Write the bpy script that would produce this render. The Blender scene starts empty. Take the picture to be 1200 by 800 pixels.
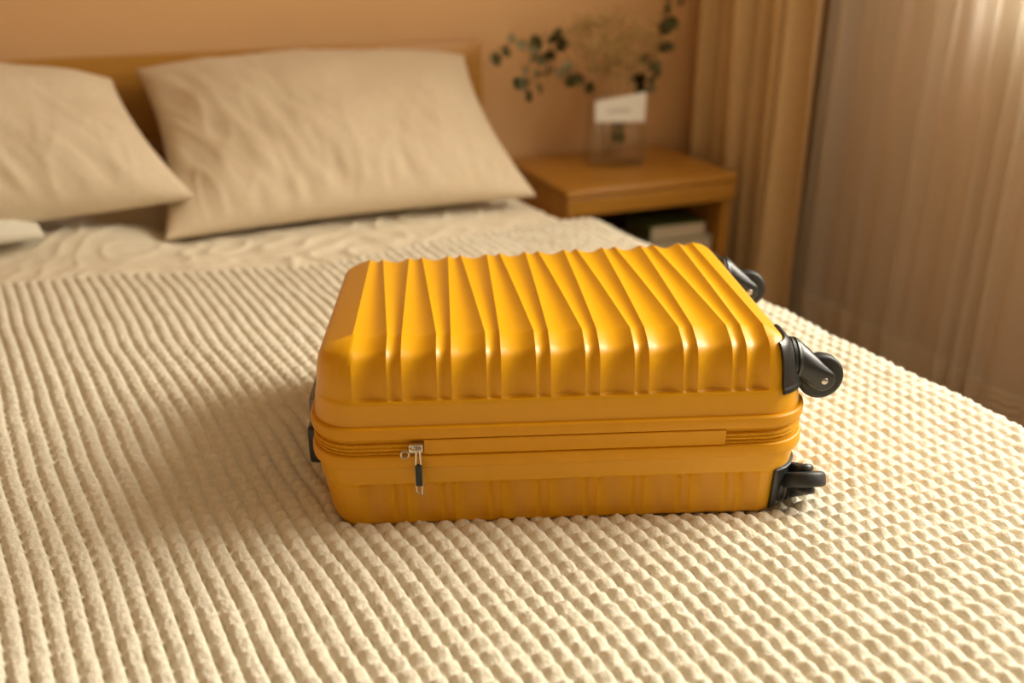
import bpy, bmesh, math, random
import numpy as np
from mathutils import Vector, Matrix, noise

random.seed(7)
rng = np.random.default_rng(7)
C = bpy.context.scene.collection
scene = bpy.context.scene

# ------------------------------------------------------------------ camera
def make_camera():
    yaw, pitch = math.radians(22.5), math.radians(23.0)
    fw = Vector((math.sin(yaw) * math.cos(pitch), math.cos(yaw) * math.cos(pitch), -math.sin(pitch)))
    rt = Vector((math.cos(yaw), -math.sin(yaw), 0))
    up = rt.cross(fw)
    cd = bpy.data.cameras.new('camera')
    cam = bpy.data.objects.new('camera', cd)
    C.objects.link(cam)
    m = Matrix((rt, up, -fw)).transposed().to_4x4()
    m.translation = (0, 0, 1.15)
    cam.matrix_world = m
    cd.sensor_width = 36
    cd.lens = 35.0
    cd.clip_start = 0.02
    cd.dof.use_dof = True
    cd.dof.focus_distance = 1.07
    cd.dof.aperture_fstop = 2.4
    scene.camera = cam
make_camera()

# ------------------------------------------------------------------ world, window light, exposure
def make_world():
    w = bpy.data.worlds.new('world')
    scene.world = w
    w.use_nodes = True
    bg = w.node_tree.nodes['Background']
    bg.inputs['Color'].default_value = (1.0, 0.78, 0.49, 1)
    bg.inputs['Strength'].default_value = 0.27
make_world()

def area_light(name, loc, rot, sx, sy, energy, col):
    l = bpy.data.lights.new(name, 'AREA')
    l.shape = 'RECTANGLE'
    l.size, l.size_y, l.energy, l.color = sx, sy, energy, col
    o = bpy.data.objects.new(name, l)
    o.location, o.rotation_euler = loc, rot
    C.objects.link(o)
    return o
# daylight entering through the window opening in the right wall
area_light('window_daylight', (3.25, 0.80, 2.75), (0, math.radians(55), math.radians(-3)), 1.9, 1.9, 262, (1.0, 0.94, 0.81))
area_light('window_sky_glow', (2.02, 0.67, 1.70), (0, math.radians(90), 0), 1.34, 1.9, 36, (1.0, 0.93, 0.80))

scene.view_settings.view_transform = 'Standard'
scene.view_settings.look = 'None'
scene.view_settings.gamma = 1
scene.view_settings.use_curve_mapping = False
scene.view_settings.exposure = 0.0

# ------------------------------------------------------------------ materials
def mat(name, col, rough=0.6, metal=0.0, spec=0.5, sheen=0.0, noise_amt=0.0, noise_scale=40, bump=0.0, bump_scale=200, coat=0.0, stretch=None):
    m = bpy.data.materials.new(name)
    m.use_nodes = True
    nt = m.node_tree
    b = nt.nodes['Principled BSDF']
    b.inputs['Base Color'].default_value = (*col, 1)
    b.inputs['Roughness'].default_value = rough
    b.inputs['Metallic'].default_value = metal
    b.inputs['Specular IOR Level'].default_value = spec
    b.inputs['Sheen Weight'].default_value = sheen
    b.inputs['Coat Weight'].default_value = coat
    tc = nt.nodes.new('ShaderNodeTexCoord')
    mp = nt.nodes.new('ShaderNodeMapping')
    nt.links.new(tc.outputs['Object'], mp.inputs['Vector'])
    if stretch:
        mp.inputs['Scale'].default_value = stretch
    if noise_amt:
        n = nt.nodes.new('ShaderNodeTexNoise')
        n.inputs['Scale'].default_value = noise_scale
        n.inputs['Detail'].default_value = 5
        nt.links.new(mp.outputs['Vector'], n.inputs['Vector'])
        r = nt.nodes.new('ShaderNodeValToRGB')
        r.color_ramp.elements[0].position = 0.3
        r.color_ramp.elements[1].position = 0.7
        r.color_ramp.elements[0].color = (*[c * (1 - noise_amt) for c in col], 1)
        r.color_ramp.elements[1].color = (*[min(1, c * (1 + noise_amt)) for c in col], 1)
        nt.links.new(n.outputs['Fac'], r.inputs['Fac'])
        nt.links.new(r.outputs['Color'], b.inputs['Base Color'])
    if bump:
        n2 = nt.nodes.new('ShaderNodeTexNoise')
        n2.inputs['Scale'].default_value = bump_scale
        n2.inputs['Detail'].default_value = 6
        nt.links.new(mp.outputs['Vector'], n2.inputs['Vector'])
        bp = nt.nodes.new('ShaderNodeBump')
        bp.inputs['Strength'].default_value = bump
        bp.inputs['Distance'].default_value = 0.002
        nt.links.new(n2.outputs['Fac'], bp.inputs['Height'])
        nt.links.new(bp.outputs['Normal'], b.inputs['Normal'])
    return m

def wood_mat(name, light, dark, along='X', rough=0.32):
    m = bpy.data.materials.new(name)
    m.use_nodes = True
    nt = m.node_tree
    b = nt.nodes['Principled BSDF']
    b.inputs['Roughness'].default_value = rough
    tc = nt.nodes.new('ShaderNodeTexCoord')
    mp = nt.nodes.new('ShaderNodeMapping')
    mp.inputs['Scale'].default_value = {'X': (1.2, 14, 14), 'Y': (14, 1.2, 14), 'Z': (14, 14, 1.2)}[along]
    nt.links.new(tc.outputs['Object'], mp.inputs['Vector'])
    n = nt.nodes.new('ShaderNodeTexNoise')
    n.inputs['Scale'].default_value = 4
    n.inputs['Detail'].default_value = 8
    n.inputs['Distortion'].default_value = 0.6
    nt.links.new(mp.outputs['Vector'], n.inputs['Vector'])
    r = nt.nodes.new('ShaderNodeValToRGB')
    r.color_ramp.elements[0].position = 0.3
    r.color_ramp.elements[1].position = 0.72
    r.color_ramp.elements[0].color = (*dark, 1)
    r.color_ramp.elements[1].color = (*light, 1)
    nt.links.new(n.outputs['Fac'], r.inputs['Fac'])
    nt.links.new(r.outputs['Color'], b.inputs['Base Color'])
    bp = nt.nodes.new('ShaderNodeBump')
    bp.inputs['Strength'].default_value = 0.12
    bp.inputs['Distance'].default_value = 0.001
    nt.links.new(n.outputs['Fac'], bp.inputs['Height'])
    nt.links.new(bp.outputs['Normal'], b.inputs['Normal'])
    return m

def sheer_mat(name, col, clear):
    m = bpy.data.materials.new(name)
    m.use_nodes = True
    nt = m.node_tree
    nt.nodes.remove(nt.nodes['Principled BSDF'])
    out = nt.nodes['Material Output']
    d = nt.nodes.new('ShaderNodeBsdfDiffuse'); d.inputs['Color'].default_value = (*col, 1)
    t = nt.nodes.new('ShaderNodeBsdfTranslucent'); t.inputs['Color'].default_value = (*col, 1)
    tr = nt.nodes.new('ShaderNodeBsdfTransparent')
    a = nt.nodes.new('ShaderNodeMixShader'); a.inputs[0].default_value = 0.5
    nt.links.new(d.outputs[0], a.inputs[1]); nt.links.new(t.outputs[0], a.inputs[2])
    x = nt.nodes.new('ShaderNodeMixShader'); x.inputs[0].default_value = clear
    nt.links.new(a.outputs[0], x.inputs[1]); nt.links.new(tr.outputs[0], x.inputs[2])
    nt.links.new(x.outputs[0], out.inputs['Surface'])
    return m

def glass_mat(name):
    """thin clear glass: see-through, with a mirror sheen that grows at grazing angles"""
    m = bpy.data.materials.new(name)
    m.use_nodes = True
    nt = m.node_tree
    nt.nodes.remove(nt.nodes['Principled BSDF'])
    out = nt.nodes['Material Output']
    tr = nt.nodes.new('ShaderNodeBsdfTransparent'); tr.inputs['Color'].default_value = (0.985, 0.987, 0.98, 1)
    gl = nt.nodes.new('ShaderNodeBsdfGlossy'); gl.inputs['Roughness'].default_value = 0.06
    lw = nt.nodes.new('ShaderNodeLayerWeight'); lw.inputs['Blend'].default_value = 0.5
    pw = nt.nodes.new('ShaderNodeMath'); pw.operation = 'POWER'; pw.inputs[1].default_value = 4.0
    sc = nt.nodes.new('ShaderNodeMath'); sc.operation = 'MULTIPLY_ADD'; sc.inputs[1].default_value = 0.55; sc.inputs[2].default_value = 0.035
    nt.links.new(lw.outputs['Facing'], pw.inputs[0]); nt.links.new(pw.outputs[0], sc.inputs[0])
    x = nt.nodes.new('ShaderNodeMixShader')
    nt.links.new(sc.outputs[0], x.inputs[0]); nt.links.new(tr.outputs[0], x.inputs[1]); nt.links.new(gl.outputs[0], x.inputs[2])
    nt.links.new(x.outputs[0], out.inputs['Surface'])
    return m

M = {
    'wall': mat('tan_wall_paint', (0.79, 0.495, 0.235), 0.75, noise_amt=0.03, noise_scale=3, bump=0.15, bump_scale=120),
    'ceiling': mat('ceiling_paint', (0.78, 0.70, 0.58), 0.85, noise_amt=0.02, noise_scale=3),
    'floor': wood_mat('floor_wood', (0.30, 0.17, 0.08), (0.20, 0.10, 0.045), 'Y', 0.4),
    'wood': wood_mat('honey_wood', (0.56, 0.275, 0.040), (0.44, 0.200, 0.024), 'X', 0.33),
    'wood_z': wood_mat('honey_wood_upright', (0.55, 0.265, 0.038), (0.43, 0.19, 0.023), 'Z', 0.33),
    'wood_y': wood_mat('honey_wood_deep', (0.60, 0.28, 0.055), (0.46, 0.20, 0.032), 'Y', 0.33),
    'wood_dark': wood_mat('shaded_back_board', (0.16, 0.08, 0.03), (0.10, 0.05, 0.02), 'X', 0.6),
    'yellow': mat('yellow_shell', (0.72, 0.345, 0.001), 0.34, spec=0.42, noise_amt=0.015, noise_scale=30, bump=0.10, bump_scale=900),
    'yellow_soft': mat('yellow_rim', (0.70, 0.318, 0.001), 0.44, spec=0.32, noise_amt=0.02, noise_scale=60, bump=0.06, bump_scale=1200),
    'yellow_tape': mat('yellow_zip_tape', (0.70, 0.34, 0.006), 0.7, spec=0.25, noise_amt=0.08, noise_scale=300, bump=0.4, bump_scale=1500),
    'black': mat('black_plastic', (0.020, 0.022, 0.022), 0.30, noise_amt=0.1, noise_scale=80, bump=0.08, bump_scale=900),
    'rubber': mat('black_rubber', (0.016, 0.017, 0.017), 0.5, noise_amt=0.1, noise_scale=80, bump=0.1, bump_scale=700),
    'steel': mat('steel', (0.62, 0.57, 0.50), 0.28, metal=1.0, noise_amt=0.05, noise_scale=200),
    'grey': mat('grey_plastic', (0.20, 0.19, 0.18), 0.45, noise_amt=0.06, noise_scale=90),
    'blanket': mat('cream_plush', (0.76, 0.70, 0.56), 0.92, spec=0.15, sheen=0.35, noise_amt=0.06, noise_scale=260, bump=0.9, bump_scale=230),
    'sheet': mat('beige_bedspread', (0.75, 0.67, 0.515), 0.85, spec=0.2, sheen=0.2, noise_amt=0.05, noise_scale=60, bump=0.35, bump_scale=300),
    'linen': mat('beige_linen', (0.67, 0.555, 0.395), 0.85, spec=0.2, sheen=0.2, noise_amt=0.04, noise_scale=120, bump=0.3, bump_scale=500),
    'linen_pale': mat('pale_linen', (0.70, 0.59, 0.43), 0.85, spec=0.2, sheen=0.2, noise_amt=0.04, noise_scale=120, bump=0.3, bump_scale=500),
    'cotton': mat('white_cotton', (0.80, 0.77, 0.66), 0.9, spec=0.2, noise_amt=0.03, noise_scale=120, bump=0.2, bump_scale=500),
    'mattress': mat('mattress_ticking', (0.60, 0.52, 0.42), 0.9, noise_amt=0.04, noise_scale=60),
    'drape': mat('tan_drape_cloth', (0.76, 0.55, 0.29), 0.85, spec=0.2, sheen=0.2, noise_amt=0.06, noise_scale=120, bump=0.3, bump_scale=400),
    'sheer': sheer_mat('sheer_net', (0.88, 0.83, 0.73), 0.22),
    'sheer_hem': sheer_mat('sheer_net_doubled', (0.80, 0.69, 0.54), 0.12),
    'sheer_cord': mat('pale_hem_cord', (0.88, 0.80, 0.66), 0.9, noise_amt=0.05, noise_scale=60),
    'glass': glass_mat('clear_glass'),
    'paper': mat('white_card', (0.95, 0.94, 0.87), 0.7, noise_amt=0.01, noise_scale=50),
    'ink': mat('pale_grey_ink', (0.42, 0.40, 0.33), 0.8, noise_amt=0.02, noise_scale=50),
    'leaf_dark': mat('dark_green_leaf', (0.17, 0.17, 0.06), 0.55, noise_amt=0.2, noise_scale=30),
    'leaf_grey': mat('grey_green_leaf', (0.40, 0.41, 0.25), 0.6, noise_amt=0.15, noise_scale=30),
    'stem': mat('brown_stem', (0.16, 0.10, 0.045), 0.7, noise_amt=0.15, noise_scale=60),
    'bloom': mat('dried_bloom', (0.58, 0.40, 0.16), 0.85, noise_amt=0.25, noise_scale=50),
    'bloom_stem': mat('dried_stem', (0.36, 0.23, 0.09), 0.8, noise_amt=0.15, noise_scale=60),
    'pages': mat('book_pages', (0.66, 0.57, 0.40), 0.85, noise_amt=0.10, noise_scale=8, stretch=(1, 1, 90)),
    'cover_green': mat('green_cover', (0.10, 0.13, 0.03), 0.5, noise_amt=0.08, noise_scale=30),
    'cover_grey': mat('pale_cover', (0.50, 0.44, 0.38), 0.5, noise_amt=0.05, noise_scale=30),
    'cover_brown': mat('brown_cover', (0.22, 0.12, 0.055), 0.5, noise_amt=0.08, noise_scale=30),
    'white_frame': mat('white_window_frame', (0.82, 0.80, 0.75), 0.4, noise_amt=0.02, noise_scale=30),
}

# ------------------------------------------------------------------ helpers
def link_mesh(name, verts, faces, m, parent=None, smooth=True, weld=False):
    me = bpy.data.meshes.new(name)
    me.from_pydata([tuple(map(float, v)) for v in verts], [], [tuple(map(int, f)) for f in faces])
    if weld:
        bm = bmesh.new(); bm.from_mesh(me)
        bmesh.ops.remove_doubles(bm, verts=bm.verts, dist=2e-5)
        bmesh.ops.recalc_face_normals(bm, faces=bm.faces)
        bm.to_mesh(me); bm.free()
    me.materials.append(m)
    if smooth:
        me.polygons.foreach_set('use_smooth', [True] * len(me.polygons))
    o = bpy.data.objects.new(name, me)
    C.objects.link(o)
    if parent: o.parent = parent
    return o

def link_bm(name, bm, m, parent=None, smooth=True, angle=None):
    me = bpy.data.meshes.new(name)
    bmesh.ops.recalc_face_normals(bm, faces=bm.faces)
    bm.to_mesh(me); bm.free()
    me.materials.append(m)
    if smooth:
        me.polygons.foreach_set('use_smooth', [True] * len(me.polygons))
        me.set_sharp_from_angle(angle=math.radians(angle or 38))
    o = bpy.data.objects.new(name, me)
    C.objects.link(o)
    if parent: o.parent = parent
    return o

def box_bm(x0, x1, y0, y1, z0, z1, bevel=0.0, seg=2, bm=None):
    own = bm is None
    b = bmesh.new()
    vs = [b.verts.new((x, y, z)) for x in (x0, x1) for y in (y0, y1) for z in (z0, z1)]
    for f in ((0, 1, 3, 2), (4, 6, 7, 5), (0, 4, 5, 1), (2, 3, 7, 6), (0, 2, 6, 4), (1, 5, 7, 3)):
        b.faces.new([vs[i] for i in f])
    if bevel:
        bmesh.ops.bevel(b, geom=list(b.edges), offset=bevel, segments=seg, profile=0.6, affect='EDGES')
    if own: return b
    me = bpy.data.meshes.new('tmp'); b.to_mesh(me); b.free(); bm.from_mesh(me); bpy.data.meshes.remove(me)
    return bm

def cyl_between(bm, p0, p1, r0, r1=None, seg=10):
    r1 = r0 if r1 is None else r1
    p0, p1 = Vector(p0), Vector(p1)
    d = (p1 - p0).normalized()
    a = d.orthogonal().normalized(); c = d.cross(a)
    rings = []
    for p, r in ((p0, r0), (p1, r1)):
        rings.append([bm.verts.new(p + (a * math.cos(t) + c * math.sin(t)) * r) for t in [2 * math.pi * i / seg for i in range(seg)]])
    for i in range(seg):
        j = (i + 1) % seg
        bm.faces.new((rings[0][i], rings[0][j], rings[1][j], rings[1][i]))
    bm.faces.new(rings[0][::-1]); bm.faces.new(rings[1])

def lathe_bm(profile, axis='X', seg=40, bm=None):
    """profile: list of (along, radius), revolved about the axis."""
    bm = bm or bmesh.new()
    rings = []
    for a, r in profile:
        ring = []
        for i in range(seg):
            t = 2 * math.pi * i / seg
            p, q = r * math.cos(t), r * math.sin(t)
            ring.append(bm.verts.new({'X': (a, p, q), 'Y': (p, a, q), 'Z': (p, q, a)}[axis]))
        rings.append(ring)
    for A, B in zip(rings, rings[1:]):
        for i in range(seg):
            j = (i + 1) % seg
            bm.faces.new((A[i], A[j], B[j], B[i]))
    bm.faces.new(rings[0][::-1]); bm.faces.new(rings[-1])
    return bm

def tag(o, label=None, cat=None, group=None, kind=None):
    if label: o['label'] = label
    if cat: o['category'] = cat
    if group: o['group'] = group
    if kind: o['kind'] = kind
    return o

def thing(name, label, cat, loc=(0, 0, 0), group=None):
    o = bpy.data.objects.new(name, None)
    o.empty_display_size = 0.05
    C.objects.link(o); o.location = loc
    return tag(o, label, cat, group)

def grid_faces(nr, nc, off=0, wrap=False):
    i = np.arange(nr - 1)[:, None]
    j = np.arange(nc if wrap else nc - 1)[None, :]
    j2 = (j + 1) % nc
    return np.stack([i * nc + j, i * nc + j2, (i + 1) * nc + j2, (i + 1) * nc + j], -1).reshape(-1, 4) + off

def big_grid(name, P, m, parent=None):
    """P: (rows, cols, 3) array -> one mesh, built quickly."""
    nr, nc = P.shape[:2]
    f = grid_faces(nr, nc)
    me = bpy.data.meshes.new(name)
    me.vertices.add(nr * nc); me.vertices.foreach_set('co', P.reshape(-1).astype(np.float32))
    me.loops.add(f.size); me.loops.foreach_set('vertex_index', f.reshape(-1).astype(np.int32))
    me.polygons.add(len(f))
    me.polygons.foreach_set('loop_start', (np.arange(len(f)) * 4).astype(np.int32))
    me.polygons.foreach_set('use_smooth', np.ones(len(f), bool))
    me.update(calc_edges=True); me.validate()
    me.materials.append(m)
    o = bpy.data.objects.new(name, me)
    C.objects.link(o)
    if parent: o.parent = parent
    return o

def waves(x, y, n, f0, f1, seed):
    """smooth numpy noise: a sum of random sines, about -1..1"""
    r = np.random.default_rng(seed)
    s = np.zeros_like(x)
    for _ in range(n):
        a = r.uniform(0, 2 * np.pi); f = r.uniform(f0, f1); ph = r.uniform(0, 2 * np.pi)
        s = s + np.sin((x * np.cos(a) + y * np.sin(a)) * f * 2 * np.pi + ph)
    return s / math.sqrt(n) * 0.8

def sstep(a, b, x):
    t = np.clip((x - a) / (b - a), 0, 1)
    return t * t * (3 - 2 * t)

# ------------------------------------------------------------------ room shell
WY, WX = 2.72, 1.99          # back wall plane, right wall plane
def wall(name, boxes, m):
    bm = bmesh.new()
    for b in boxes: box_bm(*b, bm=bm)
    return tag(link_bm(name, bm, m, smooth=False), kind='structure')
WIN = (-0.30, 1.65, 1.00, 2.46)   # window opening: y0, y1, z0, z1
wall('wall_back', [(-2.2, WX + 0.12, WY, WY + 0.12, 0, 2.6)], M['wall'])
wall('wall_right', [(WX, WX + 0.12, -2.2, WIN[0], 0, 2.6), (WX, WX + 0.12, WIN[1], WY, 0, 2.6),
                    (WX, WX + 0.12, WIN[0], WIN[1], 0, WIN[2]), (WX, WX + 0.12, WIN[0], WIN[1], WIN[3], 2.6)], M['wall'])
wall('wall_left', [(-2.32, -2.2, -2.2, WY + 0.12, 0, 2.6)], M['wall'])
wall('floor', [(-2.32, WX + 0.12, -2.2, WY + 0.12, -0.1, 0)], M['floor'])
wall('ceiling', [(-2.32, WX + 0.12, -2.2, WY + 0.12, 2.6, 2.7)], M['ceiling'])
tag(link_bm('baseboard_back', box_bm(-2.2, WX, WY - 0.015, WY, 0, 0.07, 0.004), M['wood']), kind='structure')
def make_window():
    y0, y1, z0, z1 = WIN
    w = tag(bpy.data.objects.new('window_1', None), kind='structure')
    C.objects.link(w)
    for n, b in (('frame_post', (WX + .04, WX + .10, y0, y0 + .06, z0, z1)), ('frame_post', (WX + .04, WX + .10, y1 - .06, y1, z0, z1)),
                 ('frame_rail', (WX + .04, WX + .10, y0 + .06, y1 - .06, z0, z0 + .06)), ('frame_rail', (WX + .04, WX + .10, y0 + .06, y1 - .06, z1 - .06, z1)),
                 ('mullion', (WX + .045, WX + .095, .75, .81, z0 + .06, z1 - .06))):
        link_bm(n, box_bm(*b, bevel=0.005), M['white_frame'], w)
    for a, b in ((y0 + .06, .75), (.81, y1 - .06)):
        link_bm('pane', box_bm(WX + .065, WX + .075, a, b, z0 + .06, z1 - .06), M['glass'], w, smooth=False)
    link_bm('window_sill', box_bm(WX - .07, WX + .04, y0 - .03, y1 + .03, z0 - .03, z0, 0.006), M['white_frame'], w)
make_window()

# ------------------------------------------------------------------ bed: frame, mattress, bedspread, blanket
def make_bed():
    t = thing('bed', 'honey wood bed frame with a plain low headboard behind the pillows', 'bed', (0, 2.6, 0))
    def part(n, b, m, bev=0.006):
        o = link_bm(n, box_bm(b[0], b[1], b[2] - 2.6, b[3] - 2.6, b[4], b[5], bev), m, t)
        return o
    part('headboard', (-0.92, 0.99, 2.60, 2.635, 0.645, 0.850), M['wood'], 0.008)
    for x in (-0.80, 0.82):
        part('headboard_post', (x, x + 0.07, 2.637, 2.667, 0.0, 0.80), M['wood_z'])
    part('footboard', (-0.92, 0.94, 0.28, 0.31, 0.12, 0.36), M['wood'])
    part('side_rail', (-0.92, -0.89, 0.31, 2.58, 0.20, 0.36), M['wood_y'])
    part('side_rail', (0.91, 0.94, 0.31, 2.58, 0.20, 0.36), M['wood_y'])
    for x in (-0.92, 0.87):
        for y in (0.315, 2.50):
            part('leg', (x, x + 0.065, y, y + 0.065, 0.0, 0.195), M['wood_z'])
make_bed()
link_bm_m = link_bm('mattress', box_bm(-0.885, 0.905, 0.315, 2.585, 0.205, 0.522, 0.03, 4), M['mattress'])
tag(link_bm_m, 'thick mattress hidden under the beige bedspread and cream blanket', 'mattress')

def edge_x(y):
    return 1.024 - 0.061 * (y - 0.785)

def over_edge(r, R=0.045):
    """arc-length r measured inward from the bed edge (negative = hanging): offset from edge, drop, normal"""
    # flat for r > 0, quarter round, then hangs
    L = R * math.pi / 2
    a = np.clip(-r / R, 0, math.pi / 2)
    off = np.where(r > 0, -r, R * np.sin(a))
    drop = np.where(r > 0, 0, R * (1 - np.cos(a)))
    down = np.clip(-r - L, 0, None)
    return off, drop + down, np.sin(a), np.cos(a)      # nx, nz

def make_bedspread():
    ys = np.linspace(1.55, 2.57, 230)
    rs = np.linspace(-0.34, 1.80, 460)
    Y, R = np.meshgrid(ys, rs, indexing='ij')
    off, drop, nx, nz = over_edge(R, 0.05)
    X = edge_x(Y) - 0.055 + off
    big = waves(X, Y, 9, 1.2, 3.2, 3)
    cr = waves(X + 0.05 * waves(X, Y, 6, 2, 4, 5), Y * 1.6, 9, 4.5, 9, 4)
    ridge = (1 - np.abs(np.clip(cr, -1, 1))) ** 3
    fine = waves(X, Y, 10, 14, 30, 9)
    h = 0.003 * big + 0.008 * ridge * (0.4 + 0.6 * sstep(-0.6, 0.6, waves(X, Y, 6, 1, 2.5, 8))) + 0.0008 * fine
    h = h + 0.012 * np.exp(-((X - 0.02) / 0.16) ** 2 - ((Y - 2.02) / 0.14) ** 2)      # rucked fold beside the gap
    h = h - 0.018 * np.exp(-((X - 0.12) / 0.035) ** 2) * sstep(1.98, 2.14, Y)          # dip in the gap between the pillows
    h = h + 0.036 * np.exp(-((X + 0.07) / 0.17) ** 2 - ((Y - 2.12) / 0.10) ** 2)      # the spread rides up under the left pillow
    h *= sstep(1.55, 1.75, Y) * 0.75 + 0.25
    P = np.stack([X + nx * h, Y, 0.5335 - drop + nz * h], -1)
    o = big_grid('bedspread', P, M['sheet'])
    tag(o, 'rumpled beige quilted bedspread showing between the pillows and the ribbed blanket', 'bedspread')
make_bedspread()

SC_O = np.array([0.4695, 1.0052, 0.5512]); SC_A = 0.3369
def make_blanket():
    cell, celly = 0.0188, 0.0195
    nxs, nys = 8, 7
    ncol = int(2.02 / cell); nrow = int(1.62 / celly)
    rr = -0.30 + np.arange(ncol * nxs + 1) / nxs * cell
    tt = np.arange(nrow * nys + 1) / nys * celly
    T, R = np.meshgrid(tt, rr, indexing='ij')
    fx = (R / cell) % 1.0; fy = (T / celly) % 1.0
    # far edge of the blanket wanders across the bed
    flat_x = 1.0 - np.clip(R, 0, None)
    y_end = np.interp(flat_x, [-0.9, -0.2, 0.1, 0.39, 0.7, 0.95], [1.97, 1.935, 1.875, 1.80, 1.85, 1.90])
    y_end = y_end + 0.004 * np.sin(flat_x * 23) 
    blend = np.exp(-T / 0.5)
    Y = 1.88 - T + (y_end - 1.88) * blend
    Rw = R * (1 + 0.07 * (Y - 1.0))
    # the ribs bend a little: the plush has been pushed about
    warp = 0.0050 * waves(R, Y, 7, 1.0, 2.6, 21) + 0.0011 * waves(R, Y, 7, 4, 7, 25)
    left = sstep(0.45, 1.0, R)
    warp = warp + left * 0.003 * waves(R, Y, 6, 1.6, 3.0, 22)
    inside = sstep(0.0, 0.2, R)
    Rw = Rw + warp * (0.25 + 0.75 * inside)
    off, drop, nx, nz = over_edge(Rw, 0.04)
    ridge = 1 - np.abs(2 * fx - 1) ** (2.5 + 1.2 * left)
    ridge = np.clip(ridge, 0, 1) ** 0.8
    cross = 1 - np.abs(2 * fy - 1) ** 1.5
    soft = 0.54 - 0.04 * left            # the left ribs look more like continuous cords
    soft = soft + 0.10 * waves(R, Y, 6, 2, 5, 31)
    h = (0.0095 + 0.0018 * left) * ridge * (1 - soft + soft * cross)
    ci = np.floor(R / cell).astype(int); cj = np.floor(T / celly).astype(int)
    jit = rng.uniform(-1, 1, (nrow + 2, ncol + 40))
    h = h * (1 + 0.10 * jit[cj, ci + 30])
    h = h + 0.0004 * rng.normal(size=h.shape) * (0.3 + ridge) + 0.0006 * waves(R, Y, 12, 40, 110, 35)
    lump = 0.0022 * waves(R, Y, 7, 1.2, 3.0, 41) + 0.0012 * waves(R, Y, 7, 4, 7, 42)
    X = edge_x(Y) + off
    # pressed in under the suitcase
    ca, sa = math.cos(SC_A), math.sin(SC_A)
    U = (X - SC_O[0]) * ca - (Y - SC_O[1]) * sa
    V = (X - SC_O[0]) * sa + (Y - SC_O[1]) * ca
    d = np.maximum(np.abs(U) - 0.235, np.abs(V) - 0.165)
    press = 1 - sstep(-0.01, 0.030, d)
    lump = lump * (1 - press) - 0.0135 * press
    h = h + lump
    h = np.where(T == 0, -0.004, h)
    P = np.stack([X + nx * h, Y, 0.5425 - drop + nz * h], -1)
    o = big_grid('blanket', P, M['blanket'])
    tag(o, 'cream plush blanket ribbed into rows of small bumps, spread over the bed', 'blanket')
make_blanket()

# ------------------------------------------------------------------ suitcase
PIT, A1, B1, U0 = 0.0510, 0.0359, 0.0167, -0.2219
FR = [U0 + PIT * (i // 2) + (A1 if i % 2 else 0) for i in range(17)] + [0.2105]
BK = [-0.2259 + PIT * (i // 2) + (B1 if i % 2 else 0) for i in range(17)] + [0.2000]
UL, UR, VH = -0.268, 0.258, 0.190

def arc(cx, cy, rx, ry, a0, a1, n):
    return [(cx + rx * math.cos(math.radians(a0 + (a1 - a0) * k / n)), cy + ry * math.sin(math.radians(a0 + (a1 - a0) * k / n))) for k in range(1, n)]

def shell_columns(nsub=12, nend=36, ncor=14, low=False):
    """the loop round the case: (rim point, top point, end weight, flute depth, side)"""
    cols = []
    vt = VT
    def line_cols(pts, v_rim, v_top, side):
        out = []
        for i in range(17):
            w = FR[i + 1] - FR[i] if side == 'f' else BK[i + 1] - BK[i]
            wf = (FR[i + 1] - FR[i] + BK[i + 1] - BK[i]) / 2
            for k in range(nsub + (1 if i == 16 else 0)):
                f = k / nsub
                dep = (4 * f * (1 - f)) ** 1.15 * (1.7 if low else 1.0) * (0.0034 if w < 0.024 else 0.0054)
                u = pts[i] + (pts[i + 1] - pts[i]) * f
                out.append(dict(rim=(u, v_rim), top=(u, v_top), end=0.0, dep=dep, side=side, nrm=(0, -1) if side == 'f' else (0, 1)))
        return out
    cols += line_cols(FR, -VH, -vt, 'f')
    # right front corner, right end, right back corner
    def corner(cx, cy, rx, ry, a0, a1, top, w0, w1, side):
        pts = arc(cx, cy, rx, ry, a0, a1, ncor)
        for k, p in enumerate(pts):
            f = (k + 1) / ncor
            n = Vector(((p[0] - cx) / rx ** 2 if rx else 0, (p[1] - cy) / ry ** 2)).normalized()
            g = f * f * (3 - 2 * f)
            cols.append(dict(rim=p, top=top, end=w0 + (w1 - w0) * g, dep=0, side=side, nrm=(n.x, n.y)))
    RC = 0.052
    corner(FR[17], -VH + RC, UR - FR[17], RC, -90, 0, (FR[17], -vt), 0, 1, 'r')
    for k in range(nend + 1):
        f = k / nend
        cols.append(dict(rim=(UR, -VH + RC + (2 * VH - 2 * RC) * f), top=(FR[17] + (BK[17] - FR[17]) * f, -vt + 2 * vt * f), end=1.0, dep=0, side='r', nrm=(1, 0)))
    corner(BK[17], VH - RC, UR - BK[17], RC, 0, 90, (BK[17], vt), 1, 0, 'r')
    cols += line_cols(BK, VH, vt, 'b')[::-1]
    corner(BK[0], VH - RC, BK[0] - UL, RC, 90, 180, (BK[0], vt), 0, 1, 'l')
    for k in range(nend + 1):
        f = k / nend
        cols.append(dict(rim=(UL, VH - RC - (2 * VH - 2 * RC) * f), top=(BK[0] + (FR[0] - BK[0]) * f, vt - 2 * vt * f), end=1.0, dep=0, side='l', nrm=(-1, 0)))
    corner(FR[0], -VH + RC, FR[0] - UL, RC, 180, 270, (FR[0], -vt), 1, 0, 'l')
    return cols

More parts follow.
